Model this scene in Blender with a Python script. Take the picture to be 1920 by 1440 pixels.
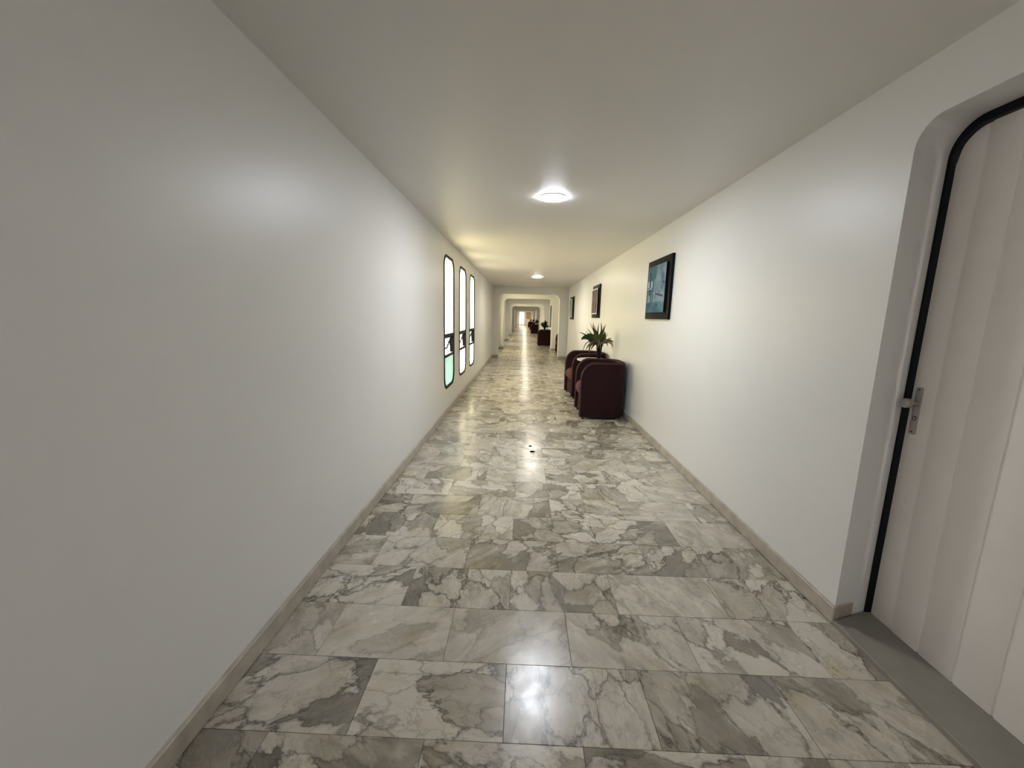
import bpy, bmesh, math, random
from mathutils import Vector, Matrix, geometry

random.seed(7)
for o in list(bpy.data.objects):
    bpy.data.objects.remove(o, do_unlink=True)
scene = bpy.context.scene
COL = scene.collection

# ------------------------------------------------------------------ camera
FPX, PITCH, YAW, ROLL, CAMH = 756.759, math.radians(9.47), math.radians(-1.374), math.radians(1.386), 1.35
fw = Vector((math.sin(YAW) * math.cos(PITCH), math.cos(YAW) * math.cos(PITCH), -math.sin(PITCH)))
rt = Vector((math.cos(YAW), -math.sin(YAW), 0))
up = rt.cross(fw)
r2 = math.cos(ROLL) * rt + math.sin(ROLL) * up
u2 = -math.sin(ROLL) * rt + math.cos(ROLL) * up
cam_data = bpy.data.cameras.new('camera')
cam = bpy.data.objects.new('camera', cam_data)
COL.objects.link(cam)
cam_data.sensor_width = 36.0
cam_data.lens = FPX * 36.0 / 1920.0
cam_data.clip_start = 0.05
cam_data.clip_end = 300
m3 = Matrix((r2, u2, -fw)).transposed()
cam.matrix_world = Matrix.Translation((0, 0, CAMH)) @ m3.to_4x4()
scene.camera = cam

# ------------------------------------------------------------------ sky, exposure
SKY = 10.0
LAMP = 232.0
LAMP_COL = (0.885, 0.92, 1.0)
WARM_LAMP = 620.0
world = bpy.data.worlds.new('overcast_sky')
scene.world = world
world.use_nodes = True
bgn = world.node_tree.nodes['Background']
bgn.inputs[0].default_value = (1.0, 0.99, 0.97, 1)
bgn.inputs[1].default_value = SKY
scene.view_settings.view_transform = 'Standard'
scene.view_settings.look = 'None'
scene.view_settings.exposure = 0.16
scene.view_settings.gamma = 1.0
scene.view_settings.use_curve_mapping = False

# ------------------------------------------------------------------ dimensions (metres)
XL, XR, H = -1.023, 1.459, 2.319
YB, YE = -5.0, 66.5                      # wall behind the camera, end wall
ARCH_Y = [13.47, 17.02, 23.33, 29.06, 37.5, 50.9]
ARCH_T = 0.26
AXL, AXR, AZT = -0.815, 1.172, 2.09      # arch opening
ALC_X = 2.15                             # seating recess between the first two arches


# ------------------------------------------------------------------ helpers
def tag(o, label=None, cat=None, group=None, kind=None):
    if label: o['label'] = label
    if cat: o['category'] = cat
    if group: o['group'] = group
    if kind: o['kind'] = kind
    return o


def empty(name, loc, rz=0.0):
    o = bpy.data.objects.new(name, None)
    o.empty_display_size = 0.1
    COL.objects.link(o)
    o.location = loc
    o.rotation_euler = (0, 0, rz)
    return o


def link_mesh(name, me, mat=None, parent=None, smooth=None):
    if mat is not None and not me.materials:
        me.materials.append(mat)
    if smooth is not None:
        for p in me.polygons:
            p.use_smooth = True
        me.set_sharp_from_angle(angle=math.radians(smooth))
    o = bpy.data.objects.new(name, me)
    COL.objects.link(o)
    if parent is not None:
        o.parent = parent
    return o


def bm_obj(name, bm, mat, parent=None, smooth=None):
    bmesh.ops.recalc_face_normals(bm, faces=bm.faces)
    me = bpy.data.meshes.new(name)
    bm.to_mesh(me)
    bm.free()
    return link_mesh(name, me, mat, parent, smooth)


def bm_box(bm, x0, x1, y0, y1, z0, z1):
    vs = [bm.verts.new((x, y, z)) for z in (z0, z1) for y in (y0, y1) for x in (x0, x1)]
    for f in ((0, 2, 3, 1), (4, 5, 7, 6), (0, 1, 5, 4), (2, 6, 7, 3), (0, 4, 6, 2), (1, 3, 7, 5)):
        bm.faces.new([vs[i] for i in f])
    return vs


def box_obj(name, b, mat, parent=None, bevel=0.0, seg=2):
    bm = bmesh.new()
    bm_box(bm, *b)
    if bevel:
        bmesh.ops.bevel(bm, geom=list(bm.edges), offset=bevel, segments=seg, affect='EDGES', profile=0.5)
    return bm_obj(name, bm, mat, parent, 35 if bevel else None)


def rrect(u0, u1, v0, v1, r, n=8, corners=(1, 1, 1, 1)):
    """rounded rectangle, ccw, corners: bl br tr tl"""
    pts = []
    for (cu, cv, a0, k) in ((u0 + r, v0 + r, 180, 0), (u1 - r, v0 + r, 270, 1), (u1 - r, v1 - r, 0, 2), (u0 + r, v1 - r, 90, 3)):
        if corners[k]:
            for i in range(n + 1):
                a = math.radians(a0 + 90 * i / n)
                pts.append((cu + r * math.cos(a), cv + r * math.sin(a)))
        else:
            pts.append([(u0, v0), (u1, v0), (u1, v1), (u0, v1)][k])
    return pts


def holed_slab(name, outer, holes, to3, d0, d1, mat, back_holes=None, parent=None, smooth=None):
    """flat slab with holes; to3(u, v, d) maps to space; d0 the face with `holes`, d1 the one with `back_holes`"""
    back_holes = back_holes or holes
    bm = bmesh.new()
    rings = []
    for d, hs in ((d0, holes), (d1, back_holes)):
        loops = [outer] + list(hs)
        flat = [p for l in loops for p in l]
        vs = [bm.verts.new(to3(p[0], p[1], d)) for p in flat]
        tris = geometry.tessellate_polygon([[Vector((p[0], p[1], 0)) for p in l] for l in loops])
        for t in tris:
            if len(set(t)) == 3:
                try:
                    bm.faces.new([vs[i] for i in t])
                except ValueError:
                    pass
        rl = []
        k = 0
        for l in loops:
            rl.append(vs[k:k + len(l)])
            k += len(l)
        rings.append(rl)
    for a, b in zip(*rings):
        n = len(a)
        for i in range(n):
            bm.faces.new((a[i], a[(i + 1) % n], b[(i + 1) % n], b[i]))
    return bm_obj(name, bm, mat, parent, smooth)


def prism(name, poly, to3, d0, d1, mat, parent=None, bevel=0.0, seg=3, smooth=None):
    bm = bmesh.new()
    a = [bm.verts.new(to3(p[0], p[1], d0)) for p in poly]
    b = [bm.verts.new(to3(p[0], p[1], d1)) for p in poly]
    fa = bm.faces.new(a)
    fb = bm.faces.new(b[::-1])
    n = len(poly)
    for i in range(n):
        bm.faces.new((a[i], b[i], b[(i + 1) % n], a[(i + 1) % n]))
    if bevel:
        es = list(set(fa.edges) | set(fb.edges))
        bmesh.ops.bevel(bm, geom=es, offset=bevel, segments=seg, affect='EDGES', profile=0.5)
    return bm_obj(name, bm, mat, parent, smooth)


def ring_prism(name, outer, inner, to3, d0, d1, mat, parent=None, smooth=None):
    bm = bmesh.new()
    n = len(outer)
    L = [[bm.verts.new(to3(p[0], p[1], d)) for p in lp] for d in (d0, d1) for lp in (outer, inner)]
    o0, i0, o1, i1 = L
    for k in range(n):
        j = (k + 1) % n
        bm.faces.new((o0[k], o0[j], i0[j], i0[k]))
        bm.faces.new((o1[k], i1[k], i1[j], o1[j]))
        bm.faces.new((o0[k], o1[k], o1[j], o0[j]))
        bm.faces.new((i0[k], i0[j], i1[j], i1[k]))
    return bm_obj(name, bm, mat, parent, smooth)


def bm_tube(bm, pts, rad, n=8, closed=False, caps=True):
    pts = [Vector(p) for p in pts]
    N = len(pts)
    rads = rad if isinstance(rad, (list, tuple)) else [rad] * N
    rings = []
    ref = None
    for i, p in enumerate(pts):
        if closed:
            t = pts[(i + 1) % N] - pts[i - 1]
        else:
            t = pts[min(i + 1, N - 1)] - pts[max(i - 1, 0)]
        t.normalize()
        if ref is None:
            ref = Vector((0, 0, 1)) if abs(t.z) < 0.9 else Vector((1, 0, 0))
        u = ref - t * ref.dot(t)
        u.normalize()
        ref = u
        w = t.cross(u)
        rings.append([bm.verts.new(p + rads[i] * (math.cos(2 * math.pi * k / n) * u + math.sin(2 * math.pi * k / n) * w)) for k in range(n)])
    for i in range(N if closed else N - 1):
        a, b = rings[i], rings[(i + 1) % N]
        for k in range(n):
            bm.faces.new((a[k], a[(k + 1) % n], b[(k + 1) % n], b[k]))
    if caps and not closed:
        bm.faces.new(rings[0][::-1])
        bm.faces.new(rings[-1])


def bm_lathe(bm, prof, n=32, c=(0, 0, 0), axis='Z'):
    rings = []
    for (r, z) in prof:
        ring = []
        for k in range(n):
            a = 2 * math.pi * k / n
            if axis == 'Z':
                v = (c[0] + r * math.cos(a), c[1] + r * math.sin(a), c[2] + z)
            else:
                v = (c[0] + z, c[1] + r * math.cos(a), c[2] + r * math.sin(a))
            ring.append(bm.verts.new(v))
        rings.append(ring)
    for a, b in zip(rings, rings[1:]):
        for k in range(n):
            bm.faces.new((a[k], a[(k + 1) % n], b[(k + 1) % n], b[k]))
    bm.faces.new(rings[0][::-1])
    bm.faces.new(rings[-1])


def lathe_obj(name, prof, mat, parent=None, n=32, c=(0, 0, 0), axis='Z', smooth=35):
    bm = bmesh.new()
    bm_lathe(bm, prof, n, c, axis)
    return bm_obj(name, bm, mat, parent, smooth)


def copy_tree(o, parent=None):
    c = o.copy()
    COL.objects.link(c)
    c.parent = parent
    for ch in list(o.children):
        copy_tree(ch, c)
    return c


# ------------------------------------------------------------------ materials
def new_mat(name):
    m = bpy.data.materials.new(name)
    m.use_nodes = True
    nt = m.node_tree
    return m, nt, nt.nodes['Principled BSDF'], nt.nodes['Material Output']


def simple(name, col, rough=0.5, metal=0.0, spec=0.5, bump=0.0, bscale=200.0, var=0.0, vscale=20.0, sheen=0.0):
    m, nt, b, out = new_mat(name)
    b.inputs['Base Color'].default_value = (*col, 1)
    b.inputs['Roughness'].default_value = rough
    b.inputs['Metallic'].default_value = metal
    b.inputs['Specular IOR Level'].default_value = spec
    if sheen:
        b.inputs['Sheen Weight'].default_value = sheen
        b.inputs['Sheen Roughness'].default_value = 0.45
        b.inputs['Sheen Tint'].default_value = (0.75, 0.5, 0.5, 1)
    tc = nt.nodes.new('ShaderNodeTexCoord')
    if bump:
        n = nt.nodes.new('ShaderNodeTexNoise')
        n.inputs['Scale'].default_value = bscale
        n.inputs['Detail'].default_value = 3
        nt.links.new(tc.outputs['Object'], n.inputs['Vector'])
        bp = nt.nodes.new('ShaderNodeBump')
        bp.inputs['Strength'].default_value = bump
        bp.inputs['Distance'].default_value = 0.002
        nt.links.new(n.outputs['Fac'], bp.inputs['Height'])
        nt.links.new(bp.outputs['Normal'], b.inputs['Normal'])
    if var:
        n2 = nt.nodes.new('ShaderNodeTexNoise')
        n2.inputs['Scale'].default_value = vscale
        n2.inputs['Detail'].default_value = 4
        nt.links.new(tc.outputs['Object'], n2.inputs['Vector'])
        mx = nt.nodes.new('ShaderNodeMix')
        mx.data_type = 'RGBA'
        mx.inputs[6].default_value = (*[c * (1 - var) for c in col], 1)
        mx.inputs[7].default_value = (*[min(1, c * (1 + var)) for c in col], 1)
        nt.links.new(n2.outputs['Fac'], mx.inputs[0])
        nt.links.new(mx.outputs[2], b.inputs['Base Color'])
    return m


M = {}
M['wall'] = simple('satin_wall_paint', (0.80, 0.795, 0.78), rough=0.39, spec=0.5, bump=0.10, bscale=160, var=0.02, vscale=3)
M['ceiling'] = simple('satin_ceiling_paint', (0.74, 0.72, 0.69), rough=0.44, spec=0.3, bump=0.06, bscale=120, var=0.02, vscale=2)
M['grout'] = simple('dark_grout', (0.10, 0.09, 0.075), rough=0.8)
M['door'] = simple('painted_door', (0.91, 0.87, 0.825), rough=0.5, bump=0.25, bscale=90, var=0.04, vscale=9)
M['doorframe'] = simple('black_steel', (0.006, 0.006, 0.008), rough=0.6, spec=0.2)
M['bronze'] = simple('dark_bronze_metal', (0.006, 0.0055, 0.0045), rough=0.55, spec=0.15)
M['sill'] = simple('grey_stone_sill', (0.28, 0.265, 0.23), rough=0.5, bump=0.15, bscale=60, var=0.15, vscale=14)
M['chrome'] = simple('brushed_nickel', (0.46, 0.43, 0.40), rough=0.3, metal=0.9)
M['blackhole'] = simple('black_recess', (0.004, 0.004, 0.004), rough=1.0, spec=0.0)
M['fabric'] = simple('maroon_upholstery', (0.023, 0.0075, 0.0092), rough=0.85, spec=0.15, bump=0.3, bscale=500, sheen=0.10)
M['fabric_lit_seat'] = simple('maroon_lit_seat_upholstery', (0.095, 0.032, 0.028), rough=0.85, spec=0.15, bump=0.3, bscale=500, sheen=0.08)  # same fabric as the shell, lightened: light from above put into the colour
M['piping'] = simple('maroon_highlit_piping', (0.075, 0.036, 0.038), rough=0.8, spec=0.2, sheen=0.15)  # lighter than the shell: highlight along the edges put into the colour
M['blackplastic'] = simple('black_plastic', (0.012, 0.011, 0.011), rough=0.5)
M['tabletop'] = simple('white_laminate', (0.74, 0.73, 0.71), rough=0.35)
M['vase'] = simple('black_glazed_ceramic', (0.003, 0.003, 0.0035), rough=0.4, spec=0.12)
M['board'] = simple('black_stained_board', (0.006, 0.006, 0.0075), rough=0.55, spec=0.12, var=0.2, vscale=15)
M['mat'] = simple('white_mount_card', (0.75, 0.75, 0.74), rough=0.7)
M['lampbase'] = simple('white_lamp_housing', (0.8, 0.8, 0.8), rough=0.4)
M['brownframe'] = simple('brown_wood_frame', (0.20, 0.11, 0.03), rough=0.5)
M['ground'] = simple('pale_paving', (0.55, 0.55, 0.50), rough=0.9, var=0.1, vscale=2)
M['bigleaf'] = simple('glossy_green_leaf', (0.045, 0.115, 0.026), rough=0.4, var=0.35, vscale=25)
M['olive'] = simple('olive_leaf', (0.13, 0.145, 0.045), rough=0.5, var=0.35, vscale=25)
M['purple'] = simple('brown_purple_leaf', (0.085, 0.055, 0.04), rough=0.5, var=0.3, vscale=25)
M['dryleaf'] = simple('pale_dry_leaf', (0.36, 0.31, 0.21), rough=0.6, var=0.3, vscale=25)
M['darkleaf'] = simple('dark_green_leaf', (0.022, 0.045, 0.020), rough=0.5, var=0.3, vscale=25)
M['drybush'] = simple('brown_olive_leaf', (0.10, 0.065, 0.020), rough=0.6, var=0.3, vscale=25)


def emission(name, col, strength):
    m, nt, b, out = new_mat(name)
    b.inputs['Base Color'].default_value = (0.8, 0.8, 0.8, 1)
    b.inputs['Emission Color'].default_value = (*col, 1)
    b.inputs['Emission Strength'].default_value = strength
    return m


M['led'] = emission('led_diffuser', LAMP_COL, LAMP)
M['soft_led'] = emission('soft_white_led_diffuser', (1.0, 0.93, 0.80), LAMP)
M['warm_led'] = emission('warm_led_diffuser', (1.0, 0.76, 0.47), WARM_LAMP)


def pane_mat(name, col, clear=0.35):
    m, nt, b, out = new_mat(name)
    nt.nodes.remove(b)
    tr = nt.nodes.new('ShaderNodeBsdfTransparent')
    tl = nt.nodes.new('ShaderNodeBsdfTranslucent')
    gl = nt.nodes.new('ShaderNodeBsdfGlossy')
    tc = nt.nodes.new('ShaderNodeTexCoord')
    nz = nt.nodes.new('ShaderNodeTexNoise')
    nz.inputs['Scale'].default_value = 3.5
    nz.inputs['Detail'].default_value = 3
    nt.links.new(tc.outputs['Object'], nz.inputs['Vector'])
    mx = nt.nodes.new('ShaderNodeMix')
    mx.data_type = 'RGBA'
    mx.inputs[6].default_value = (*[c * 0.9 for c in col], 1)
    mx.inputs[7].default_value = (*[min(1, c * 1.06) for c in col], 1)
    nt.links.new(nz.outputs['Fac'], mx.inputs[0])
    nt.links.new(mx.outputs[2], tr.inputs[0])
    nt.links.new(mx.outputs[2], tl.inputs[0])
    vo = nt.nodes.new('ShaderNodeTexNoise')
    vo.inputs['Scale'].default_value = 140
    nt.links.new(tc.outputs['Object'], vo.inputs['Vector'])
    bp = nt.nodes.new('ShaderNodeBump')
    bp.inputs['Strength'].default_value = 0.4
    bp.inputs['Distance'].default_value = 0.002
    nt.links.new(vo.outputs['Fac'], bp.inputs['Height'])
    gl.inputs['Roughness'].default_value = 0.3
    nt.links.new(bp.outputs['Normal'], gl.inputs['Normal'])
    s1 = nt.nodes.new('ShaderNodeMixShader')
    s1.inputs[0].default_value = 1 - clear
    nt.links.new(tr.outputs[0], s1.inputs[1])
    nt.links.new(tl.outputs[0], s1.inputs[2])
    s2 = nt.nodes.new('ShaderNodeMixShader')
    s2.inputs[0].default_value = 0.04
    nt.links.new(s1.outputs[0], s2.inputs[1])
    nt.links.new(gl.outputs[0], s2.inputs[2])
    nt.links.new(s2.outputs[0], out.inputs[0])
    return m


M['pane_yellow'] = pane_mat('cream_patterned_glass', (0.96, 0.90, 0.68))
M['pane_cream'] = pane_mat('pale_patterned_glass', (0.95, 0.895, 0.74))
M['pane_grey'] = pane_mat('grey_patterned_glass', (0.80, 0.75, 0.72))  # only for the added window behind the camera
M['pane_green'] = pane_mat('aqua_patterned_glass', (0.33, 0.405, 0.365))
M['pane_clear'] = pane_mat('clear_glass', (0.95, 0.97, 0.97), clear=0.97)
M['pane_end'] = pane_mat('tinted_end_door_glass', (0.45, 0.45, 0.45), clear=0.8)


def marble(name, dark=1.0):
    m, nt, b, out = new_mat(name)
    N, L = nt.nodes, nt.links

    def node(t, **kw):
        n = N.new(t)
        for k, v in kw.items():
            setattr(n, k, v)
        return n

    def val(x):
        return x

    def math_(op, a, b_=None, c=None, clamp=False):
        n = node('ShaderNodeMath', operation=op, use_clamp=clamp)
        for i, x in enumerate((a, b_, c)):
            if x is None: continue
            if isinstance(x, (int, float)): n.inputs[i].default_value = x
            else: L.new(x, n.inputs[i])
        return n.outputs[0]

    def vmath(op, a, b_=None, scale=None):
        n = node('ShaderNodeVectorMath', operation=op)
        for i, x in enumerate((a, b_)):
            if x is None: continue
            if isinstance(x, (tuple, list)): n.inputs[i].default_value = x
            else: L.new(x, n.inputs[i])
        if scale is not None:
            if isinstance(scale, (int, float)): n.inputs['Scale'].default_value = scale
            else: L.new(scale, n.inputs['Scale'])
        return n.outputs[0]

    def noise(vec, scale, detail=4, rough=0.55, dist=0.0):
        n = node('ShaderNodeTexNoise')
        n.inputs['Scale'].default_value = scale
        n.inputs['Detail'].default_value = detail
        n.inputs['Roughness'].default_value = rough
        n.inputs['Distortion'].default_value = dist
        L.new(vec, n.inputs['Vector'])
        return n

    def ramp(fac, stops, interp='LINEAR'):
        n = node('ShaderNodeValToRGB')
        n.color_ramp.interpolation = interp
        cr = n.color_ramp
        cr.elements[0].position, cr.elements[0].color = stops[0][0], (*[stops[0][1]] * 3, 1)
        cr.elements[1].position, cr.elements[1].color = stops[-1][0], (*[stops[-1][1]] * 3, 1)
        for p_, v in stops[1:-1]:
            e = cr.elements.new(p_)
            e.color = (v, v, v, 1)
        L.new(fac, n.inputs[0])
        return n.outputs[0]

    tc = node('ShaderNodeTexCoord')
    oi = node('ShaderNodeObjectInfo')
    ge = node('ShaderNodeNewGeometry')
    rnd = math_('FRACT', math_('ADD', oi.outputs['Random'], ge.outputs['Random Per Island']))
    wn = node('ShaderNodeTexWhiteNoise', noise_dimensions='1D')
    L.new(rnd, wn.inputs['W'])
    sep = node('ShaderNodeSeparateColor')
    L.new(wn.outputs['Color'], sep.inputs[0])
    rA, rB, rC = sep.outputs[0], sep.outputs[1], sep.outputs[2]
    off = vmath('SCALE', wn.outputs['Color'], scale=60.0)
    rot = node('ShaderNodeVectorRotate', rotation_type='Z_AXIS')
    L.new(tc.outputs['Object'], rot.inputs['Vector'])
    L.new(math_('MULTIPLY', rB, 6.28), rot.inputs['Angle'])
    base = vmath('ADD', rot.outputs[0], off)
    # stretched direction so patches look sheared
    st = vmath('MULTIPLY', base, (1.0, 1.7, 1.0))
    warp = noise(st, 3.5, 5, 0.6)
    wv = vmath('SCALE', vmath('SUBTRACT', warp.outputs['Color'], (0.5, 0.5, 0.5)), scale=0.34)
    p1 = vmath('ADD', st, wv)
    warp2 = noise(st, 13, 4, 0.6)
    p2 = vmath('ADD', p1, vmath('SCALE', vmath('SUBTRACT', warp2.outputs['Color'], (0.5, 0.5, 0.5)), scale=0.09))
    # brecciated fragments
    v1 = node('ShaderNodeTexVoronoi', feature='F1')
    v1.inputs['Scale'].default_value = 4.2
    L.new(p2, v1.inputs['Vector'])
    vc = node('ShaderNodeSeparateColor')
    L.new(v1.outputs['Color'], vc.inputs[0])
    frag = vc.outputs[0]
    e1 = node('ShaderNodeTexVoronoi', feature='DISTANCE_TO_EDGE')
    e1.inputs['Scale'].default_value = 4.2
    L.new(p2, e1.inputs['Vector'])
    vein1 = ramp(e1.outputs['Distance'], [(0.0, 1.0), (0.018, 0.55), (0.07, 0.0)])
    e2 = node('ShaderNodeTexVoronoi', feature='DISTANCE_TO_EDGE')
    e2.inputs['Scale'].default_value = 9.5
    L.new(p2, e2.inputs['Vector'])
    vein2 = ramp(e2.outputs['Distance'], [(0.0, 1.0), (0.02, 0.35), (0.08, 0.0)])
    # masks where veining is dense
    dens = noise(base, 2.6, 3, 0.5)
    dm = ramp(dens.outputs['Fac'], [(0.33, 0.0), (0.53, 1.0)])
    # streaks
    stv = vmath('MULTIPLY', p1, (1.6, 7.0, 1.0))
    streak = noise(stv, 2.6, 6, 0.62)
    sm = ramp(streak.outputs['Fac'], [(0.34, 0.0), (0.52, 0.5), (0.72, 1.0)])
    cloud = noise(p1, 5.5, 6, 0.6)
    cl = ramp(cloud.outputs['Fac'], [(0.30, 0.0), (0.72, 1.0)])
    fr = ramp(frag, [(0.0, 0.0), (0.45, 0.05), (0.55, 0.35), (0.80, 0.62), (1.0, 1.0)])
    # calm tiles have few fragments, busy tiles many
    busy = ramp(rA, [(0.0, 0.3), (0.3, 0.8), (0.6, 1.0), (1.0, 1.0)])
    g = math_('MULTIPLY', fr, math_('MULTIPLY', busy, 0.62))
    g = math_('ADD', g, math_('MULTIPLY', math_('SUBTRACT', cl, 0.5), 0.34))
    g = math_('ADD', g, math_('MULTIPLY', sm, math_('ADD', math_('MULTIPLY', rC, 0.34), 0.06)))
    g = math_('ADD', g, math_('MULTIPLY', math_('SUBTRACT', rB, 0.5), 0.16), clamp=True)
    cr = node('ShaderNodeValToRGB')
    stops = [(0.0, (0.63, 0.588, 0.50)), (0.25, (0.465, 0.425, 0.348)), (0.55, (0.265, 0.236, 0.186)), (1.0, (0.115, 0.10, 0.08))]
    cr.color_ramp.elements[0].position, cr.color_ramp.elements[0].color = stops[0][0], (*[c * dark for c in stops[0][1]], 1)
    cr.color_ramp.elements[1].position, cr.color_ramp.elements[1].color = stops[-1][0], (*[c * dark for c in stops[-1][1]], 1)
    for p_, c_ in stops[1:-1]:
        e = cr.color_ramp.elements.new(p_)
        e.color = (*[c * dark for c in c_], 1)
    L.new(g, cr.inputs[0])
    v = math_('MULTIPLY', vein1, math_('MULTIPLY', math_('ADD', math_('MULTIPLY', dm, 0.75), 0.25), busy))
    v = math_('ADD', v, math_('MULTIPLY', vein2, math_('MULTIPLY', dm, math_('MULTIPLY', busy, 0.55))), clamp=True)
    mx = node('ShaderNodeMix', data_type='RGBA')
    L.new(math_('MULTIPLY', v, 0.88), mx.inputs[0])
    L.new(cr.outputs[0], mx.inputs[6])
    mx.inputs[7].default_value = (0.07 * dark, 0.057 * dark, 0.04 * dark, 1)
    # warm olive stains in places
    ol = noise(base, 4.0, 3, 0.5)
    om = ramp(ol.outputs['Fac'], [(0.56, 0.0), (0.74, 0.55)])
    mx2 = node('ShaderNodeMix', data_type='RGBA', blend_type='MULTIPLY')
    L.new(om, mx2.inputs[0])
    L.new(mx.outputs[2], mx2.inputs[6])
    mx2.inputs[7].default_value = (0.88, 0.80, 0.55, 1)
    L.new(mx2.outputs[2], b.inputs['Base Color'])
    rn = noise(tc.outputs['Object'], 9, 4, 0.6)
    L.new(ramp(rn.outputs['Fac'], [(0.3, 0.18), (0.7, 0.30)]), b.inputs['Roughness'])
    b.inputs['Specular IOR Level'].default_value = 0.5
    bn = noise(tc.outputs['Object'], 7, 2, 0.5)
    bp = node('ShaderNodeBump')
    bp.inputs['Strength'].default_value = 0.16
    bp.inputs['Distance'].default_value = 0.004
    L.new(bn.outputs['Fac'], bp.inputs['Height'])
    L.new(bp.outputs['Normal'], b.inputs['Normal'])
    return m


M['marble'] = marble('grey_veined_marble')
M['marble_base'] = simple('marble_skirting', (0.45, 0.41, 0.34), rough=0.35, var=0.5, vscale=11)

# ------------------------------------------------------------------ floor and its tiles
floor = tag(box_obj('floor', (XL - 0.3, ALC_X + 0.3, YB - 0.3, YE + 0.3, -0.20, -0.0035), M['grout']), kind='structure')
ROW, GAP = 0.2985, 0.0015
ROW0 = 1.088
ODD = [-1.558, -1.048, -0.538, -0.028, 0.482, 0.993, 1.503, 2.013, 2.523]
EVEN = [-1.301, -0.791, -0.281, 0.229, 0.735, 1.240, 1.750, 2.260]
tile_meshes = {}


def tile_mesh(w):
    k = round(w, 3)
    if k not in tile_meshes:
        bm = bmesh.new()
        a, c = w / 2 - GAP / 2, ROW / 2 - GAP / 2
        vs = bm_box(bm, -a, a, -c, c, -0.018, 0.0)
        top = [e for e in bm.edges if all(v.co.z > -0.001 for v in e.verts)]
        bmesh.ops.bevel(bm, geom=top, offset=0.0007, segments=1, affect='EDGES')
        bmesh.ops.recalc_face_normals(bm, faces=bm.faces)
        me = bpy.data.meshes.new('floor_tile')
        bm.to_mesh(me)
        bm.free()
        me.materials.append(M['marble'])
        tile_meshes[k] = me
    return tile_meshes[k]


far_bm = bmesh.new()
count = 0
r_lo = int(math.floor((YB - ROW0) / ROW)) - 0
r_hi = int(math.ceil((YE - ROW0) / ROW))
for r in range(r_lo, r_hi):
    y0 = ROW0 + r * ROW
    y1 = y0 + ROW
    yc = (y0 + y1) / 2
    joints = ODD if r % 2 == 0 else EVEN
    alc = y1 > ARCH_Y[0] and y0 < ARCH_Y[1]
    xa, xb = XL, (ALC_X if alc else XR)
    if y1 < 2.05 and y0 > 0.6:
        xb = XR
    edges = [xa] + [j for j in joints if xa + 0.02 < j < xb - 0.02] + [xb]
    for x0, x1 in zip(edges, edges[1:]):
        xc = (x0 + x1) / 2
        single = (r >= -1) and count < 300 and y1 > 0.7
        tx, ty = random.gauss(0, 0.0010), random.gauss(0, 0.0016)
        if single:
            t = bpy.data.objects.new('floor_tile', tile_mesh(x1 - x0))
            COL.objects.link(t)
            t.parent = floor
            t.location = (xc, yc, 0)
            t.rotation_euler = (tx, ty, 0)
            count += 1
        else:
            a, c = (x1 - x0) / 2 - GAP / 2, ROW / 2 - GAP / 2
            vs = bm_box(far_bm, xc - a, xc + a, yc - c, yc + c, -0.018, 0.0)
            for v in vs:
                v.co.z += (v.co.y - yc) * tx - (v.co.x - xc) * ty
tag(bm_obj('distant_floor_tiles', far_bm, M['marble'], floor), kind='stuff')

# ------------------------------------------------------------------ ceiling, walls
tag(box_obj('ceiling', (XL - 0.3, ALC_X + 0.3, YB - 0.3, YE + 0.3, H, H + 0.2), M['ceiling']), kind='structure')
WT = 0.22
WIN_W, WIN_Z0, WIN_Z1, WIN_R = 0.765, 0.357, 2.127, 0.17
WIN_Y = [5.615, 6.862, 8.105]
UNSEEN_WIN_Y = [-1.6, 14.25, 15.25, 16.25, 20.5, 24.4, 25.6, 26.8, 28.0, 33.0, 39.5, 41.5, 43.5, 46.5, 54.0, 57.0]  # unseen windows, added to light the far bays and behind the camera
ALLW = WIN_Y + UNSEEN_WIN_Y
outer = [(YB, -0.02), (YE + 0.2, -0.02), (YE + 0.2, H + 0.02), (YB, H + 0.02)]
left3 = lambda u, v, d: (XL - d, u, v)
holes = [rrect(y - WIN_W / 2, y + WIN_W / 2, WIN_Z0, WIN_Z1, WIN_R) for y in ALLW]
tag(holed_slab('wall_left', outer, holes, left3, 0.0, WT, M['wall']), kind='structure')

# right wall with the splayed, round-cornered door recess
DY0, DY1, DZ, DR = 0.83, 1.692, 2.100, 0.10           # opening in the wall face
BY0, BY1, BZ, BR = 0.76, 1.775, 2.122, 0.13           # opening at the door frame
DX = XR + 0.19                                         # plane of the door frame
right3 = lambda u, v, d: (XR + d, u, v)
bot = 0.0
hf = rrect(DY0, DY1, bot, DZ, DR, 10, (0, 0, 1, 1))
hb = rrect(BY0, BY1, bot, BZ, BR, 10, (0, 0, 1, 1))
outer = [(YB, -0.02), (ARCH_Y[0] + 0.02, -0.02), (ARCH_Y[0] + 0.02, H + 0.02), (YB, H + 0.02)]
tag(holed_slab('wall_right', outer, [hf], right3, 0.0, 0.26, M['wall'], back_holes=[hb]), kind='structure')
tag(box_obj('wall_recess', (ALC_X, ALC_X + 0.2, ARCH_Y[0] - 0.02, ARCH_Y[1] + 0.3, -0.02, H + 0.02), M['wall']), kind='structure')
tag(box_obj('wall_right_far', (XR, XR + 0.26, ARCH_Y[1] + 0.20, YE + 0.2, -0.02, H + 0.02), M['wall']), kind='structure')
tag(box_obj('wall_back', (XL - 0.2, XR + 0.2, YB - 0.2, YB, -0.02, H + 0.02), M['wall']), kind='structure')

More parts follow.
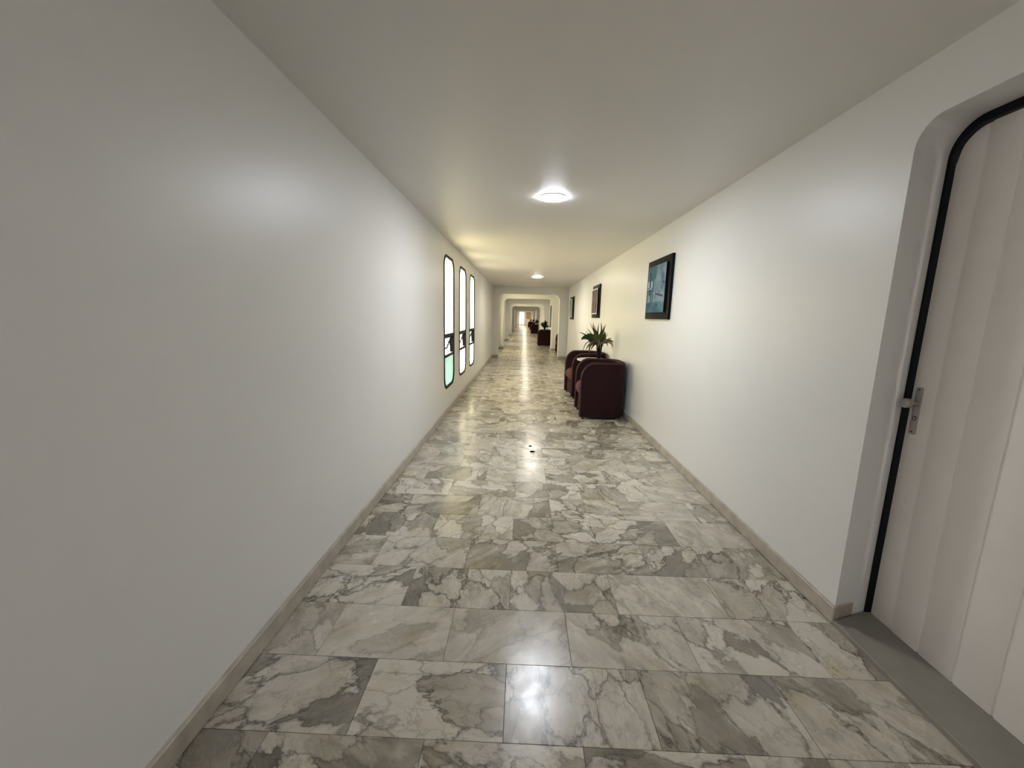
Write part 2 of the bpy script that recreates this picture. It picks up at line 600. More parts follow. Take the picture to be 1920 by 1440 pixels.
# cross walls with round-cornered openings
BBH, BBT = 0.082, 0.016
for i, y in enumerate(ARCH_Y):
    xr = (ALC_X + 0.1) if i < 2 else XR + 0.1
    poly = [(XL - 0.1, 0.0), (AXL, 0.0)]
    r = 0.20
    for k in range(11):
        a = math.radians(180 - 9 * k)
        poly.append((AXL + r + r * math.cos(a), AZT - r + r * math.sin(a)))
    for k in range(11):
        a = math.radians(90 - 9 * k)
        poly.append((AXR - r + r * math.cos(a), AZT - r + r * math.sin(a)))
    poly += [(AXR, 0.0), (xr, 0.0), (xr, H + 0.05), (XL - 0.1, H + 0.05)]
    w = prism('wall_cross', poly, lambda u, v, d, y=y: (u, y + d, v), 0.0, ARCH_T, M['wall'], bevel=0.035, seg=4, smooth=30)
    tag(w, kind='structure')
    for (a, c) in ((XL + BBT, AXL + 0.004), (AXR - 0.004, (ALC_X - 0.002) if i == 1 else XR - BBT)):
        box_obj('baseboard', (a, c, y - BBT, y + 0.01, 0.003, BBH), M['marble_base'], w, bevel=0.003, seg=1)

# end wall with a glazed door opening
EDX0, EDX1, EDZ = -0.70, 0.16, 2.17
outer = [(XL - 0.2, -0.02), (XR + 0.2, -0.02), (XR + 0.2, H + 0.02), (XL - 0.2, H + 0.02)]
tag(holed_slab('wall_end', outer, [rrect(EDX0, EDX1, 0.0, EDZ, 0.05, 4, (0, 0, 0, 0))], lambda u, v, d: (u, YE + d, v), 0.0, 0.2, M['wall']), kind='structure')
tag(box_obj('ground_outside', (-60, -1.6, -40, 110, -0.5, -0.3), M['ground']), kind='structure')
tag(box_obj('ground_beyond_end_door', (-1.5, 40, YE + 0.31, 110, -0.5, -0.1), M['ground']), kind='structure')

# skirting
segs = [YB] + ARCH_Y + [YE]
for a, c in zip(segs, segs[1:]):
    y0 = a + (ARCH_T if a != YB else 0)
    tag(box_obj('baseboard_left', (XL - 0.005, XL + BBT, y0, c - BBT, 0.003, BBH), M['marble_base'], bevel=0.003, seg=1), kind='structure')
    if a == ARCH_Y[0]:
        tag(box_obj('baseboard_recess', (ALC_X - BBT, ALC_X + 0.005, y0, c - BBT, 0.003, BBH), M['marble_base'], bevel=0.003, seg=1), kind='structure')
        continue
    if a == YB:
        tag(box_obj('baseboard_right', (XR - BBT, XR + 0.005, YB, DY0 - 0.003, 0.003, BBH), M['marble_base'], bevel=0.003, seg=1), kind='structure')
        y0 = DY1 - BBT
        # stretch that turns into the door recess
        pl = [(XR - BBT, c - BBT), (XR + 0.004, c - BBT), (XR + 0.004, DY1 + 0.003), (DX - 0.004, BY1 + 0.003),
              (DX - 0.004, BY1 - BBT), (XR - BBT + 0.004, DY1 - BBT), (XR - BBT, DY1 - BBT + 0.004)]
        bb = prism('baseboard_right', pl, lambda u, v, d: (u, v, d), 0.003, BBH, M['marble_base'], bevel=0.003, seg=1)
        tag(bb, kind='structure')
        continue
    tag(box_obj('baseboard_right', (XR - BBT, XR + 0.005, y0, c - BBT, 0.003, BBH), M['marble_base'], bevel=0.003, seg=1), kind='structure')
for a, c in ((XL + BBT, EDX0 - 0.05), (EDX1 + 0.05, XR - BBT)):
    tag(box_obj('baseboard_end', (a, c, YE - BBT, YE + 0.005, 0.003, BBH), M['marble_base'], bevel=0.003, seg=1), kind='structure')

# ------------------------------------------------------------------ side door in the recess
sl = [(XR - 0.012, DY0), (XR - 0.012, DY1 - BBT - 0.001), (XR + 0.004, DY1 - BBT - 0.001), (DX + 0.03, BY1 - 0.018), (DX + 0.03, BY0 + 0.018)]
sill = prism('trim_1', sl, lambda u, v, d: (u, v, d), -0.003, 0.022, M['sill'], bevel=0.004, seg=2)
tag(sill, 'grey stone door sill between marble floor and white door', 'door sill', kind='structure')
door = empty('door_1', (DX, (BY0 + BY1) / 2, 0.022))
tag(door, 'white vertical-board door with black frame in the round-cornered recess', 'door', kind='structure')
dz0 = 0.022
FWID = 0.036
fo = rrect(BY0, BY1, 0.0, BZ, BR, 10, (0, 0, 1, 1))
fi = rrect(BY0 + FWID, BY1 - FWID, 0.003, BZ - FWID, BR - 0.02, 10, (0, 0, 1, 1))
cy = (BY0 + BY1) / 2
loc3 = lambda u, v, d: (d, u - cy, v)
fo = [(u, max(v, 0.001)) for u, v in fo]
ring_prism('door_frame', fo, fi, loc3, -0.004, 0.065, M['doorframe'], door, smooth=30)
LY0, LY1, LZ = BY0 + FWID + 0.003, BY1 - FWID - 0.003, BZ - FWID - 0.003
LR = BR - 0.023


def leaf_top(y):
    e = min(y - LY0, LY1 - y)
    if e >= LR: return LZ
    e = max(e, 0)
    return LZ - LR + math.sqrt(max(0, LR * LR - (LR - e) ** 2))


leaf_core = []
grooves = [LY1, 1.632, 1.508, 1.372, 1.238, 1.103, 0.968, LY0]
for i, (b1, b0) in enumerate(zip(grooves, grooves[1:])):
    g = 0.0045
    a0, a1 = b0 + (g if i < 6 else 0), b1 - (g if i > 0 else 0)
    n = 10
    pts = [(a0, 0.012), (a1, 0.012)]
    for k in range(n + 1):
        y = a1 + (a0 - a1) * k / n
        pts.append((y, leaf_top(y)))
    proud = 0.012 if i else 0.016
    bd = prism('board', pts, loc3, proud, 0.05, M['door'], door, bevel=0.0035, seg=2, smooth=40)
pts = [(LY0, 0.012), (LY1, 0.012)] + [(LY1 + (LY0 - LY1) * k / 40, leaf_top(LY1 + (LY0 - LY1) * k / 40) - 0.002) for k in range(41)]
prism('door_core', pts, loc3, 0.0165, 0.058, M['door'], door)
# lock plate and knob
px, py = 0.016, 1.7035 - cy
pl = prism('lock_plate', rrect(1.690, 1.717, 0.898, 1.100, 0.006, 4), loc3, px - 0.006, px + 0.001, M['chrome'], door, bevel=0.0015, seg=2, smooth=40)
kn = lathe_obj('knob', [(0.008, -0.006), (0.0085, -0.026), (0.012, -0.030), (0.0195, -0.036), (0.0205, -0.046), (0.0195, -0.056), (0.015, -0.060), (0.004, -0.062)],
               M['chrome'], pl, 24, (px, py, 1.032), axis='X')
lathe_obj('key_cylinder', [(0.0085, -0.0055), (0.0085, -0.010), (0.0075, -0.011)], M['chrome'], pl, 20, (px, py, 0.968), axis='X')
box_obj('keyhole', (px - 0.0118, px - 0.010, py - 0.0012, py + 0.0012, 0.961, 0.973), M['blackhole'], pl)
lathe_obj('key_slot_ring', [(0.010, -0.0052), (0.0103, -0.0068), (0.009, -0.0072)], M['blackhole'], pl, 20, (px, py, 0.968), axis='X')
for z in (1.090, 0.909):
    lathe_obj('screw', [(0.0032, -0.0055), (0.003, -0.0072)], M['blackhole'], pl, 10, (px, py, z), axis='X')
for ch in door.children:
    ch.location.z -= dz0

# ------------------------------------------------------------------ windows
def ins(p, c, k):
    return p


FR = 0.036


def window(idx, yc, panes, visible=True):
    w = empty('window_%d' % idx, (XL, yc, WIN_Z0))
    tag(w, kind='structure')
    f3 = lambda u, v, d: (-d, u, v - WIN_Z0)
    hw = WIN_W / 2
    o = rrect(-hw + 0.001, hw - 0.001, WIN_Z0 + 0.001, WIN_Z1 - 0.001, WIN_R)
    i = rrect(-hw + FR, hw - FR, WIN_Z0 + FR, WIN_Z1 - FR, WIN_R - FR * 0.8)
    ring_prism('window_frame', o, i, f3, -0.009, 0.016, M['bronze'], w, smooth=30)
    b1, b2 = (1.060, 1.100), (0.785, 0.818)
    hi = hw - FR
    box_obj('upper_bar', (-0.016, 0.005, -hi - 0.004, hi + 0.004, b1[0] - WIN_Z0, b1[1] - WIN_Z0), M['bronze'], w, bevel=0.002, seg=1)
    box_obj('lower_bar', (-0.016, 0.005, -hi - 0.004, hi + 0.004, b2[0] - WIN_Z0, b2[1] - WIN_Z0), M['bronze'], w, bevel=0.002, seg=1)
    g = 0.004
    up_ = [(u, v) for u, v in rrect(-hw + FR - g, hw - FR + g, b1[1] - 0.004, WIN_Z1 - FR + g, WIN_R - 0.02, 8, (0, 0, 1, 1))]
    prism('upper_pane', up_, f3, 0.005, 0.010, M[panes[0]], w)
    lo_ = rrect(-hw + FR - g, hw - FR + g, WIN_Z0 + FR - g, b2[0] + 0.004, WIN_R - 0.02, 8, (1, 1, 0, 0))
    prism('lower_pane', lo_, f3, 0.005, 0.010, M[panes[1]], w)
    if not visible:
        box_obj('vent_pane', (-0.02, -0.015, -hi, hi, b2[1] - WIN_Z0 - 0.002, b1[0] - WIN_Z0 + 0.002), M[panes[0]], w)
        return w
    # middle vent sash, hinged on the upper bar and pushed outward at its foot
    top, bot_ = b1[0] - WIN_Z0 - 0.004, b2[1] - WIN_Z0 + 0.006
    hgt = top - bot_ - 0.03
    for sg in (-1, 1):
        ya, yb = sorted((sg * (hi - 0.012), sg * (hi + 0.004)))
        box_obj('vent_jamb', (-0.050, 0.003, ya, yb, b2[1] - WIN_Z0, b1[0] - WIN_Z0), M['bronze'], w)
    ang = math.radians(19)
    s = empty('vent_sash', (-0.030, 0, top))
    s.parent = w
    s.rotation_euler = (0, ang, 0)
    hs = hi - 0.016
    so = [(-hs, -hgt), (hs, -hgt), (hs, 0), (-hs, 0)]
    si = [(-hs + 0.02, -hgt + 0.018), (hs - 0.02, -hgt + 0.018), (hs - 0.02, -0.02), (-hs + 0.02, -0.02)]
    s3 = lambda u, v, d: (-d, u, v)
    # sash frame, its pane and the stays are sub-parts of the sash
    ring_prism('sash_frame', so, si, s3, -0.008, 0.012, M['bronze'], s)
    prism('sash_pane', [(u * 1.004, v) for u, v in si], s3, 0.000, 0.004, M['pane_clear'], s)
    for sg in (1,):
        bm = bmesh.new()
        mid = Matrix.Rotation(ang, 4, 'Y') @ Vector((0, 0, -hgt * 0.42))
        p0 = Vector((-0.030 + mid.x, sg * (hs - 0.006), top + mid.z))
        p1 = Vector((-0.028, sg * (hi - 0.018), bot_ + 0.006))
        d = 0.011
        bm_box(bm, -0.5, 0.5, -0.5, 0.5, -0.5, 0.5)
        dv = p1 - p0
        mt = Matrix.Translation((p0 + p1) / 2) @ dv.to_track_quat('Z', 'Y').to_matrix().to_4x4() @ Matrix.Diagonal((0.012, 0.012, dv.length, 1))
        bmesh.ops.transform(bm, matrix=mt, verts=bm.verts)
        bm_obj('stay', bm, M['bronze'], w)
    return w


window(1, WIN_Y[0], ('pane_yellow', 'pane_green'))
window(2, WIN_Y[1], ('pane_cream', 'pane_cream'))
window(3, WIN_Y[2], ('pane_cream', 'pane_cream'))
for i, y in enumerate(UNSEEN_WIN_Y):
    pk = 'pane_grey' if y < 0 else 'pane_cream'
    window(4 + i, y, (pk, pk), False)  # out of view, put in for their daylight

# ------------------------------------------------------------------ end door (glazed)
ed = empty('door_2', ((EDX0 + EDX1) / 2, YE + 0.06, 0.0))
tag(ed, 'bright glazed exit door closing the far end of the corridor', 'door', kind='structure')
ew = (EDX1 - EDX0) / 2
fo = [(-ew + 0.002, 0.002), (ew - 0.002, 0.002), (ew - 0.002, EDZ - 0.002), (-ew + 0.002, EDZ - 0.002)]
fi = [(-ew + 0.045, 0.10), (ew - 0.045, 0.10), (ew - 0.045, EDZ - 0.045), (-ew + 0.045, EDZ - 0.045)]
e3 = lambda u, v, d: (u, d, v)
ring_prism('door_frame', fo, fi, e3, 0.0, 0.05, M['lampbase'], ed)
prism('glass_pane', [(u * 1.004, v) for u, v in fi], e3, 0.02, 0.026, M['pane_end'], ed)
box_obj('push_bar', (-0.10, 0.16, -0.03, -0.005, 0.93, 0.97), M['chrome'], ed)
box_obj('floor_bolt', (-0.2, 0.06, -0.02, 0.0, 0.11, 0.17), M['blackplastic'], ed)

# ------------------------------------------------------------------ ceiling lamps
def lamp(y, x, label, group, mat='led', r=0.108):
    l = empty('ceiling_lamp', (x, y, H))
    tag(l, label, 'lamp', group)
    lathe_obj('housing', [(r * 0.97, 0.0), (r * 0.99, -0.010), (r * 0.97, -0.0125)], M['lampbase'], l, 40)
    lathe_obj('diffuser', [(r * 0.985, -0.012), (r * 0.97, -0.0145), (r * 0.82, -0.017), (r * 0.6, -0.020), (r * 0.35, -0.0215), (r * 0.1, -0.022)], M[mat], l, 40)
    return l


LG = 'round ceiling lamps along the corridor'
lamp(3.49, 0.212, 'round glowing ceiling lamp nearest the viewer, above the bare wall', LG)
lamp(10.1, 0.303, 'round glowing ceiling lamp just before the first archway', LG, 'soft_led')
lamp(-3.1, 0.21, 'unseen round ceiling lamp behind the viewer, added for light', LG)  # out of view, added to light the near end
lamp(20.4, 0.21, 'added round ceiling lamp, hidden beyond the second archway', LG, 'soft_led')  # this and the next two are unseen, added to light their bays
lamp(33.3, 0.21, 'added round ceiling lamp, hidden beyond the fourth archway', LG, 'soft_led')
lamp(47.0, 0.21, 'added round ceiling lamp, hidden beyond the fifth archway', LG, 'soft_led')
lamp(56.5, 0.21, 'warm ceiling lamp in the end bay, nearer of two', 'warm lamps of the end bay', 'warm_led')
lamp(63.0, 0.21, 'warm ceiling lamp in the end bay, beside the exit door', 'warm lamps of the end bay', 'warm_led')

# ------------------------------------------------------------------ armchairs
CW, CD, CT, CH = 0.66, 0.61, 0.075, 0.775


def build_chair(label, loc, rz, group):
    root = empty('tub_armchair', loc, rz)
    tag(root, label, 'armchair', group)
    # plan path of the shell, front of one arm -> round the back -> front of the other arm (front is -x)
    rc = 0.19
    hy, hx = CW / 2 - CT / 2, CD / 2
    xb = hx - CT / 2
    path = []
    nfr = [0, 0.004, 0.012, 0.025, 0.045, 0.07, 0.10, 0.135, 0.17, 0.22, 0.28]
    for d in nfr:
        path.append((-hx + d, -hy))
    path.append((xb - rc, -hy))
    for k in range(1, 10):
        a = math.radians(-90 + 10 * k)
        path.append((xb - rc + rc * math.cos(a), -hy + rc + rc * math.sin(a)))
    half = [(x, y) for x, y in path]
    full = half + [(x, -y) for x, y in reversed(half)]
    N = len(full)
    # distances from the nearer arm front
    def ztop(x):
        d = x + hx
        A, B = 0.175, 0.215
        if d >= A: return CH
        return CH - B + B * math.sqrt(max(0, 1 - ((A - d) / A) ** 2))
    bm = bmesh.new()
    rings = []
    for i, (x, y) in enumerate(full):
        p, q = full[max(i - 1, 0)], full[min(i + 1, N - 1)]
        t = Vector((q[0] - p[0], q[1] - p[1], 0)).normalized()
        n = Vector((t.y, -t.x, 0))            # outward
        zt = ztop(x)
        d = x + hx
        sh = 1.0 if d > 0.03 else 0.80 + 0.20 * math.sqrt(max(0.0, 1 - (1 - d / 0.03) ** 2))
        h = CT / 2 * sh
        prof = [(h, 0.035), (h, zt - 0.030), (h * 0.86, zt - 0.010), (h * 0.5, zt), (-h * 0.5, zt), (-h * 0.86, zt - 0.010), (-h, zt - 0.030), (-h, 0.035)]
        rings.append([bm.verts.new((x + n.x * o, y + n.y * o, z)) for o, z in prof])
    for a, b in zip(rings, rings[1:]):
        m = len(a)
        for k in range(m):
            bm.faces.new((a[k], a[(k + 1) % m], b[(k + 1) % m], b[k]))
    bm.faces.new(rings[0][::-1])
    bm.faces.new(rings[-1])
    shell = bm_obj('shell', bm, M['fabric'], root, 50)
    # piping along the outer and inner rim, its lighter colour a painted edge highlight
    for nm, sgn in (('outer_piping', 1), ('inner_piping', -1)):
        pts = []
        for i, (x, y) in enumerate(full):
            p, q = full[max(i - 1, 0)], full[min(i + 1, N - 1)]
            t = Vector((q[0] - p[0], q[1] - p[1], 0)).normalized()
            n = Vector((t.y, -t.x, 0))
            d = x + hx
            sh = 1.0 if d > 0.03 else 0.80 + 0.20 * math.sqrt(max(0.0, 1 - (1 - d / 0.03) ** 2))
            o = CT / 2 * sh * 0.93 * sgn
            pts.append((x + n.x * o, y + n.y * o, ztop(x) - 0.014))
        for sy, ins_ in ((-1, 0), (1, len(pts))):
            e = pts[0] if sy == -1 else pts[-1]
            leg = [(e[0], e[1], z) for z in (0.04, 0.2, 0.4, e[2] - 0.03)]
            pts = (leg + pts) if sy == -1 else (pts + leg[::-1])
        bm = bmesh.new()
        bm_tube(bm, pts, 0.0055, 6)
        bm_obj(nm, bm, M['piping'], shell, 60)
    # seat cushion with rounded front roll
    bm = bmesh.new()
    iy = CW / 2 - CT - 0.001
    x0, x1 = -hx - 0.020, hx - CT - 0.05
    prof = []
    for k in range(13):
        a = math.radians(-90 - 15 * k)
        prof.append((x0 + 0.105 + 0.105 * math.cos(a), 0.375 + 0.105 * math.sin(a)))
    prof += [(x0 + 0.25, 0.487), (x1 - 0.1, 0.470), (x1, 0.455), (x1, 0.27)]
    ns = 9
    rings = []
    for j in range(ns):
        f = -1 + 2 * j / (ns - 1)
        dome = 1 - abs(f) ** 4
        rings.append([bm.verts.new((x + (0.030 * (1 - dome) if x < x0 + 0.11 else 0), f * iy, 0.27 + (z - 0.27) * (0.90 + 0.10 * dome))) for x, z in prof])
    for a, b in zip(rings, rings[1:]):
        m = len(a)
        for k in range(m):
            bm.faces.new((a[k], b[k], b[(k + 1) % m], a[(k + 1) % m]))
    bm.faces.new(rings[0])
    bm.faces.new(rings[-1][::-1])
    bm_obj('seat', bm, M['fabric_lit_seat'], root, 60)
    box_obj('front_panel', (-hx + 0.035, hx - CT - 0.05, -iy, iy, 0.04, 0.272), M['fabric'], root, bevel=0.006)
    for sx in (-1, 1):
        for sy in (-1, 1):
            lathe_obj('foot', [(0.016, 0.0), (0.018, 0.004), (0.014, 0.012), (0.012, 0.037)], M['blackplastic'], root, 14,
                      (sx * (hx - (0.045 if sx < 0 else 0.12)), sy * (CW / 2 - (0.038 if sx < 0 else 0.13)), 0))
    return root


CG = 'maroon tub armchairs along the right wall'
R_ = math.radians
chair = build_chair('maroon tub armchair nearest the viewer, its flat side facing forward', (0.80 + CD / 2, 5.33 + CW / 2, 0), R_(-1), CG)


def chair_copy(label, loc, rz, group=CG):
    c = copy_tree(chair)
    c.location = loc
    c.rotation_euler = (0, 0, rz)
    c['label'] = label
    c['group'] = group
    return c


chair_copy('maroon tub armchair with its seat showing, behind the white side table', (1.122, 7.10, 0), R_(5))
chair_copy('maroon armchair just peeking out in the recess past the first archway', (1.60, 15.75, 0), R_(0))
chair_copy('maroon tub armchair below the dark green plant beyond the second archway', (0.71 + CD / 2, 19.13 + CW / 2, 0), R_(0))
chair_copy('maroon tub armchair below the brownish plant, third group down the corridor', (0.645 + CD / 2, 33.0 + CW / 2, 0), R_(0))
chair_copy('small distant maroon armchair, second from the end of the corridor', (0.72 + CD / 2, 43.6 + CW / 2, 0), R_(0))
chair_copy('farthest small maroon armchair before the bright end door', (0.62 + CD / 2, 52.3 + CW / 2, 0), R_(0))


# ------------------------------------------------------------------ side tables
def build_table(label, loc, group):
    t = empty('side_table', loc)
    tag(t, label, 'table', group)
    lathe_obj('table_top', [(0.235, 0.697), (0.247, 0.702), (0.250, 0.712), (0.247, 0.722), (0.235, 0.725)], M['tabletop'], t, 48)
    lathe_obj('pedestal', [(0.03, 0.012), (0.028, 0.10), (0.026, 0.6), (0.06, 0.69), (0.062, 0.6972)], M['blackplastic'], t, 24)
    lathe_obj('base', [(0.19, 0.0), (0.19, 0.008), (0.15, 0.014), (0.03, 0.022)], M['blackplastic'], t, 36)
    return t


TG = 'round white side tables beside the armchairs'
TX, TY = 1.112, 6.36
table = build_table('round white side table between the two nearest armchairs', (TX, TY, 0), TG)


def table_copy(label, loc):
    c = copy_tree(table)
    c.location = loc
    c['label'] = label
    return c


table_copy('round side table hidden behind the armchair past the second archway', (1.07, 20.25, 0))
table_copy('round side table hidden behind the third group armchair', (1.12, 34.1, 0))
table_copy('round side table behind the second armchair from the corridor end', (1.09, 44.75, 0))
table_copy('round side table behind the farthest armchair', (0.99, 53.4, 0))


# ------------------------------------------------------------------ plants
def leaf_mesh(name, base, tip, width, bend, fold=0.25, n=8, twist=0.0, point=1.0):
    """broad or strap leaf from base to tip, sagging by `bend` (vector at mid), a folded strip with thickness from a solidify-free double side"""
    base, tip, bend = Vector(base), Vector(tip), Vector(bend)
    bm = bmesh.new()
    rows = []
    for i in range(n + 1):
        t = i / n
        p = base.lerp(tip, t) + bend * (4 * t * (1 - t))
        t2 = min(1, t + 0.02)
        t1 = max(0, t - 0.02)
        tan = (base.lerp(tip, t2) + bend * (4 * t2 * (1 - t2))) - (base.lerp(tip, t1) + bend * (4 * t1 * (1 - t1)))
        tan.normalize()
        side = tan.cross(Vector((0.0, 1.0, 0.15)))
        if side.length < 0.05: side = tan.cross(Vector((0, 0.3, 1)))
        side.normalize()
        side = Matrix.Rotation(twist, 3, tan) @ side
        nor = side.cross(tan)
        w = width * (math.sin(math.pi * min(1, (t * 0.93 + 0.07)) ** point)) ** 0.8 if t < 1 else 0.0008
        w = max(w, 0.0012)
        rows.append([bm.verts.new(p - side * w / 2 + nor * fold * w / 2), bm.verts.new(p), bm.verts.new(p + side * w / 2 + nor * fold * w / 2)])
    for a, b in zip(rows, rows[1:]):
        for k in (0, 1):
            bm.faces.new((a[k], a[k + 1], b[k + 1], b[k]))
    bmesh.ops.solidify(bm, geom=list(bm.faces), thickness=0.0012)
    bmesh.ops.recalc_face_normals(bm, faces=bm.faces)
    me = bpy.data.meshes.new(name)
    bm.to_mesh(me)
    bm.free()
    return me


ZT = 0.7255
plant = empty('potted_plant', (1.212, TY + 0.07, ZT))
tag(plant, 'leafy spiky arrangement in a tapered black vase on the nearest side table', 'plant', 'plants on the side tables')
VH = 0.235
lathe_obj('vase', [(0.026, 0.0), (0.027, 0.004), (0.036, 0.10), (0.050, VH - 0.01), (0.053, VH), (0.047, VH), (0.044, VH - 0.03), (0.01, VH - 0.04)], M['vase'], plant, 32)
o0 = Vector((0, 0, VH - 0.02))


def add_leaf(kind, tip, width, bend, mat, **kw):
    b = o0 + Vector((random.uniform(-.02, .02), random.uniform(-.02, .02), 0))
    me = leaf_mesh(kind, b, o0 + Vector(tip), width, bend, **kw)
    o = link_mesh(kind, me, M[mat], plant, 60)
    return o


# x is the picture's right, y away from the viewer, z up; tips measured from the vase mouth
for tip, wd, bd, mat, tw in [
    ((-0.30, -0.04, 0.075), 0.115, (-0.02, 0, 0.075), 'bigleaf', 0.5),
    ((-0.215, -0.06, 0.16), 0.125, (-0.03, 0, 0.03), 'bigleaf', 0.9),
    ((-0.14, 0.05, 0.02), 0.08, (-0.02, 0, 0.03), 'bigleaf', 0.4),
    ((-0.06, 0.02, 0.235), 0.085, (-0.02, 0.0, 0.0), 'olive', 1.2),
    ((0.015, -0.03, 0.265), 0.085, (0.02, 0, 0), 'bigleaf', 1.5),
    ((0.075, 0.0, 0.215), 0.075, (0.03, 0, 0), 'bigleaf', 1.6),
    ((-0.01, -0.06, 0.20), 0.070, (0.0, -0.02, 0), 'olive', 1.4),
    ((-0.10, -0.05, 0.21), 0.070, (-0.02, -0.01, 0), 'olive', 1.1),
    ((0.09, 0.05, 0.13), 0.070, (0.03, 0, 0.01), 'olive', 1.3)]:
    add_leaf('leaf', tip, wd, bd, mat, twist=(tw - 1.0) * 0.9, point=1.0, n=10)
for tip, wd, bd, mat in [
    ((-0.165, 0.0, 0.345), 0.014, (-0.005, 0, 0.01), 'purple'),
    ((-0.115, 0.03, 0.355), 0.018, (-0.02, 0, 0.0), 'purple'),
    ((-0.095, -0.03, 0.31), 0.020, (-0.02, 0, 0.0), 'purple'),
    ((-0.025, 0.02, 0.345), 0.020, (-0.015, 0, 0.0), 'olive'),
    ((0.005, 0.0, 0.360), 0.022, (0.02, 0, 0.0), 'purple'),
    ((0.085, 0.02, 0.335), 0.016, (0.0, 0, 0.01), 'olive'),
    ((0.045, -0.02, 0.30), 0.018, (0.01, 0, 0.0), 'olive'),
    ((-0.205, 0.02, 0.26), 0.016, (-0.01, 0, 0.02), 'olive'),
    ((-0.335, -0.02, 0.195), 0.020, (-0.02, 0, 0.035), 'olive'),
    ((-0.22, 0.05, 0.215), 0.014, (-0.02, 0, 0.015), 'olive'),
    ((0.12, 0.03, 0.19), 0.014, (0.02, 0, 0.0), 'olive'),
    ((0.185, 0.0, 0.105), 0.020, (0.03, 0, 0.035), 'dryleaf'),
    ((0.225, -0.02, 0.045), 0.022, (0.03, 0, 0.05), 'olive'),
    ((0.235, 0.03, -0.045), 0.018, (0.03, 0, 0.085), 'dryleaf'),
    ((0.20, -0.04, -0.075), 0.016, (0.05, 0, 0.075), 'dryleaf'),
    ((0.125, -0.03, -0.02), 0.018, (0.03, 0, 0.05), 'olive'),
    ((-0.045, -0.08, -0.05), 0.020, (0.0, -0.03, 0.05), 'dryleaf'),
    ((0.035, -0.09, -0.03), 0.020, (0.02, -0.02, 0.05), 'dryleaf'),
    ((0.0, -0.09, -0.08), 0.014, (0.0, -0.03, 0.07), 'dryleaf'),
    ((-0.02, -0.10, 0.09), 0.018, (-0.01, -0.02, 0.03), 'dryleaf'),
    ((0.05, -0.10, 0.05), 0.020, (0.0, -0.02, 0.04), 'olive'),
    ((-0.215, -0.04, -0.105), 0.030, (-0.03, 0, 0.075), 'dryleaf'),
    ((-0.175, -0.05, -0.105), 0.026, (-0.03, 0, 0.07), 'dryleaf'),
    ((-0.145, -0.08, -0.09), 0.026, (-0.02, -0.02, 0.06), 'purple'),
    ((-0.17, -0.06, -0.195), 0.014, (-0.045, 0, 0.12), 'purple'),
    ((-0.27, -0.03, -0.18), 0.014, (-0.05, 0, 0.13), 'purple'),
    ((0.135, -0.02, 0.08), 0.018, (0.02, 0, 0.03), 'olive')]:
    add_leaf('slender_leaf', tip, wd * 1.45, bd, mat, twist=random.uniform(-0.8, 0.8), n=9, point=0.9)


def bush(label, loc, mat, wid, hgt, nleaf, seed):
    p = empty('potted_plant', loc)
    tag(p, label, 'plant', 'plants on the side tables')
    lathe_obj('vase', [(0.03, 0.0), (0.045, 0.06), (0.05, 0.12), (0.046, 0.14), (0.01, 0.13)], M['vase'], p, 20)
    rn = random.Random(seed)
    for k in range(nleaf):
        a = rn.uniform(0, 6.283)
        e = rn.uniform(0.05, 1.0)
        rr = wid / 2 * math.cos(e * 1.45) * rn.uniform(0.75, 1.05)
        tip = (rr * math.cos(a), rr * 0.8 * math.sin(a), 0.12 + (hgt - 0.12) * (math.sin(e * 1.5) * rn.uniform(0.7, 1.0)))
        me = leaf_mesh('leaf', (0, 0, 0.11), tip, rn.uniform(0.05, 0.09), (rr * 0.2 * math.cos(a), 0, 0.03), twist=rn.uniform(0, 1.5), n=6)
        link_mesh('leaf', me, M[mat], p)
    return p


bush('bushy dark green plant above the armchair beyond the second archway', (1.06, 20.2, ZT), 'darkleaf', 0.62, 0.52, 44, 3)
bush('brownish olive plant above the third group armchair', (1.12, 34.0, ZT), 'drybush', 0.46, 0.52, 34, 4)
bush('small dark plant above the second armchair from the corridor end', (1.09, 44.7, ZT), 'darkleaf', 0.34, 0.48, 22, 5)
bush('farthest small dark plant, nearest the bright end door', (0.99, 53.35, ZT), 'darkleaf', 0.36, 0.44, 22, 6)


# ------------------------------------------------------------------ pictures
def paint_mesh(name, w, h, fn, nx=110, ny=84):
    """flat print: a fine grid with a colour attribute computed by fn(u, v); lies in the y-z plane facing -x, u runs away from the viewer"""
    verts, faces, cols = [], [], []
    for j in range(ny + 1):
        for i in range(nx + 1):
            u, v = i / nx, j / ny
            verts.append((0, (u - 0.5) * w, (v - 0.5) * h))
            cols.append(fn(u, v))
    for j in range(ny):
        for i in range(nx):
            a = j * (nx + 1) + i
            faces.append((a, a + nx + 1, a + nx + 2, a + 1))
    me = bpy.data.meshes.new(name)
    me.from_pydata(verts, [], faces)
    at = me.color_attributes.new('print', 'FLOAT_COLOR', 'POINT')
    for k, c in enumerate(cols):
        at.data[k].color = (*c, 1)
    return me


m, nt, b, out = new_mat('printed_canvas')
ca = nt.nodes.new('ShaderNodeVertexColor')
ca.layer_name = 'print'
tc = nt.nodes.new('ShaderNodeTexCoord')
nz = nt.nodes.new('ShaderNodeTexNoise')
nz.inputs['Scale'].default_value = 35
nz.inputs['Detail'].default_value = 6
nt.links.new(tc.outputs['Object'], nz.inputs['Vector'])
mx = nt.nodes.new('ShaderNodeMix')
mx.data_type = 'RGBA'
mx.blend_type = 'OVERLAY'
mx.inputs[0].default_value = 0.25
nt.links.new(ca.outputs[0], mx.inputs[6])
nt.links.new(nz.outputs['Fac'], mx.inputs[7])
nt.links.new(mx.outputs[2], b.inputs['Base Color'])
b.inputs['Roughness'].default_value = 0.6
b.inputs['Specular IOR Level'].default_value = 0.15
M['print'] = m
from mathutils import noise as mn


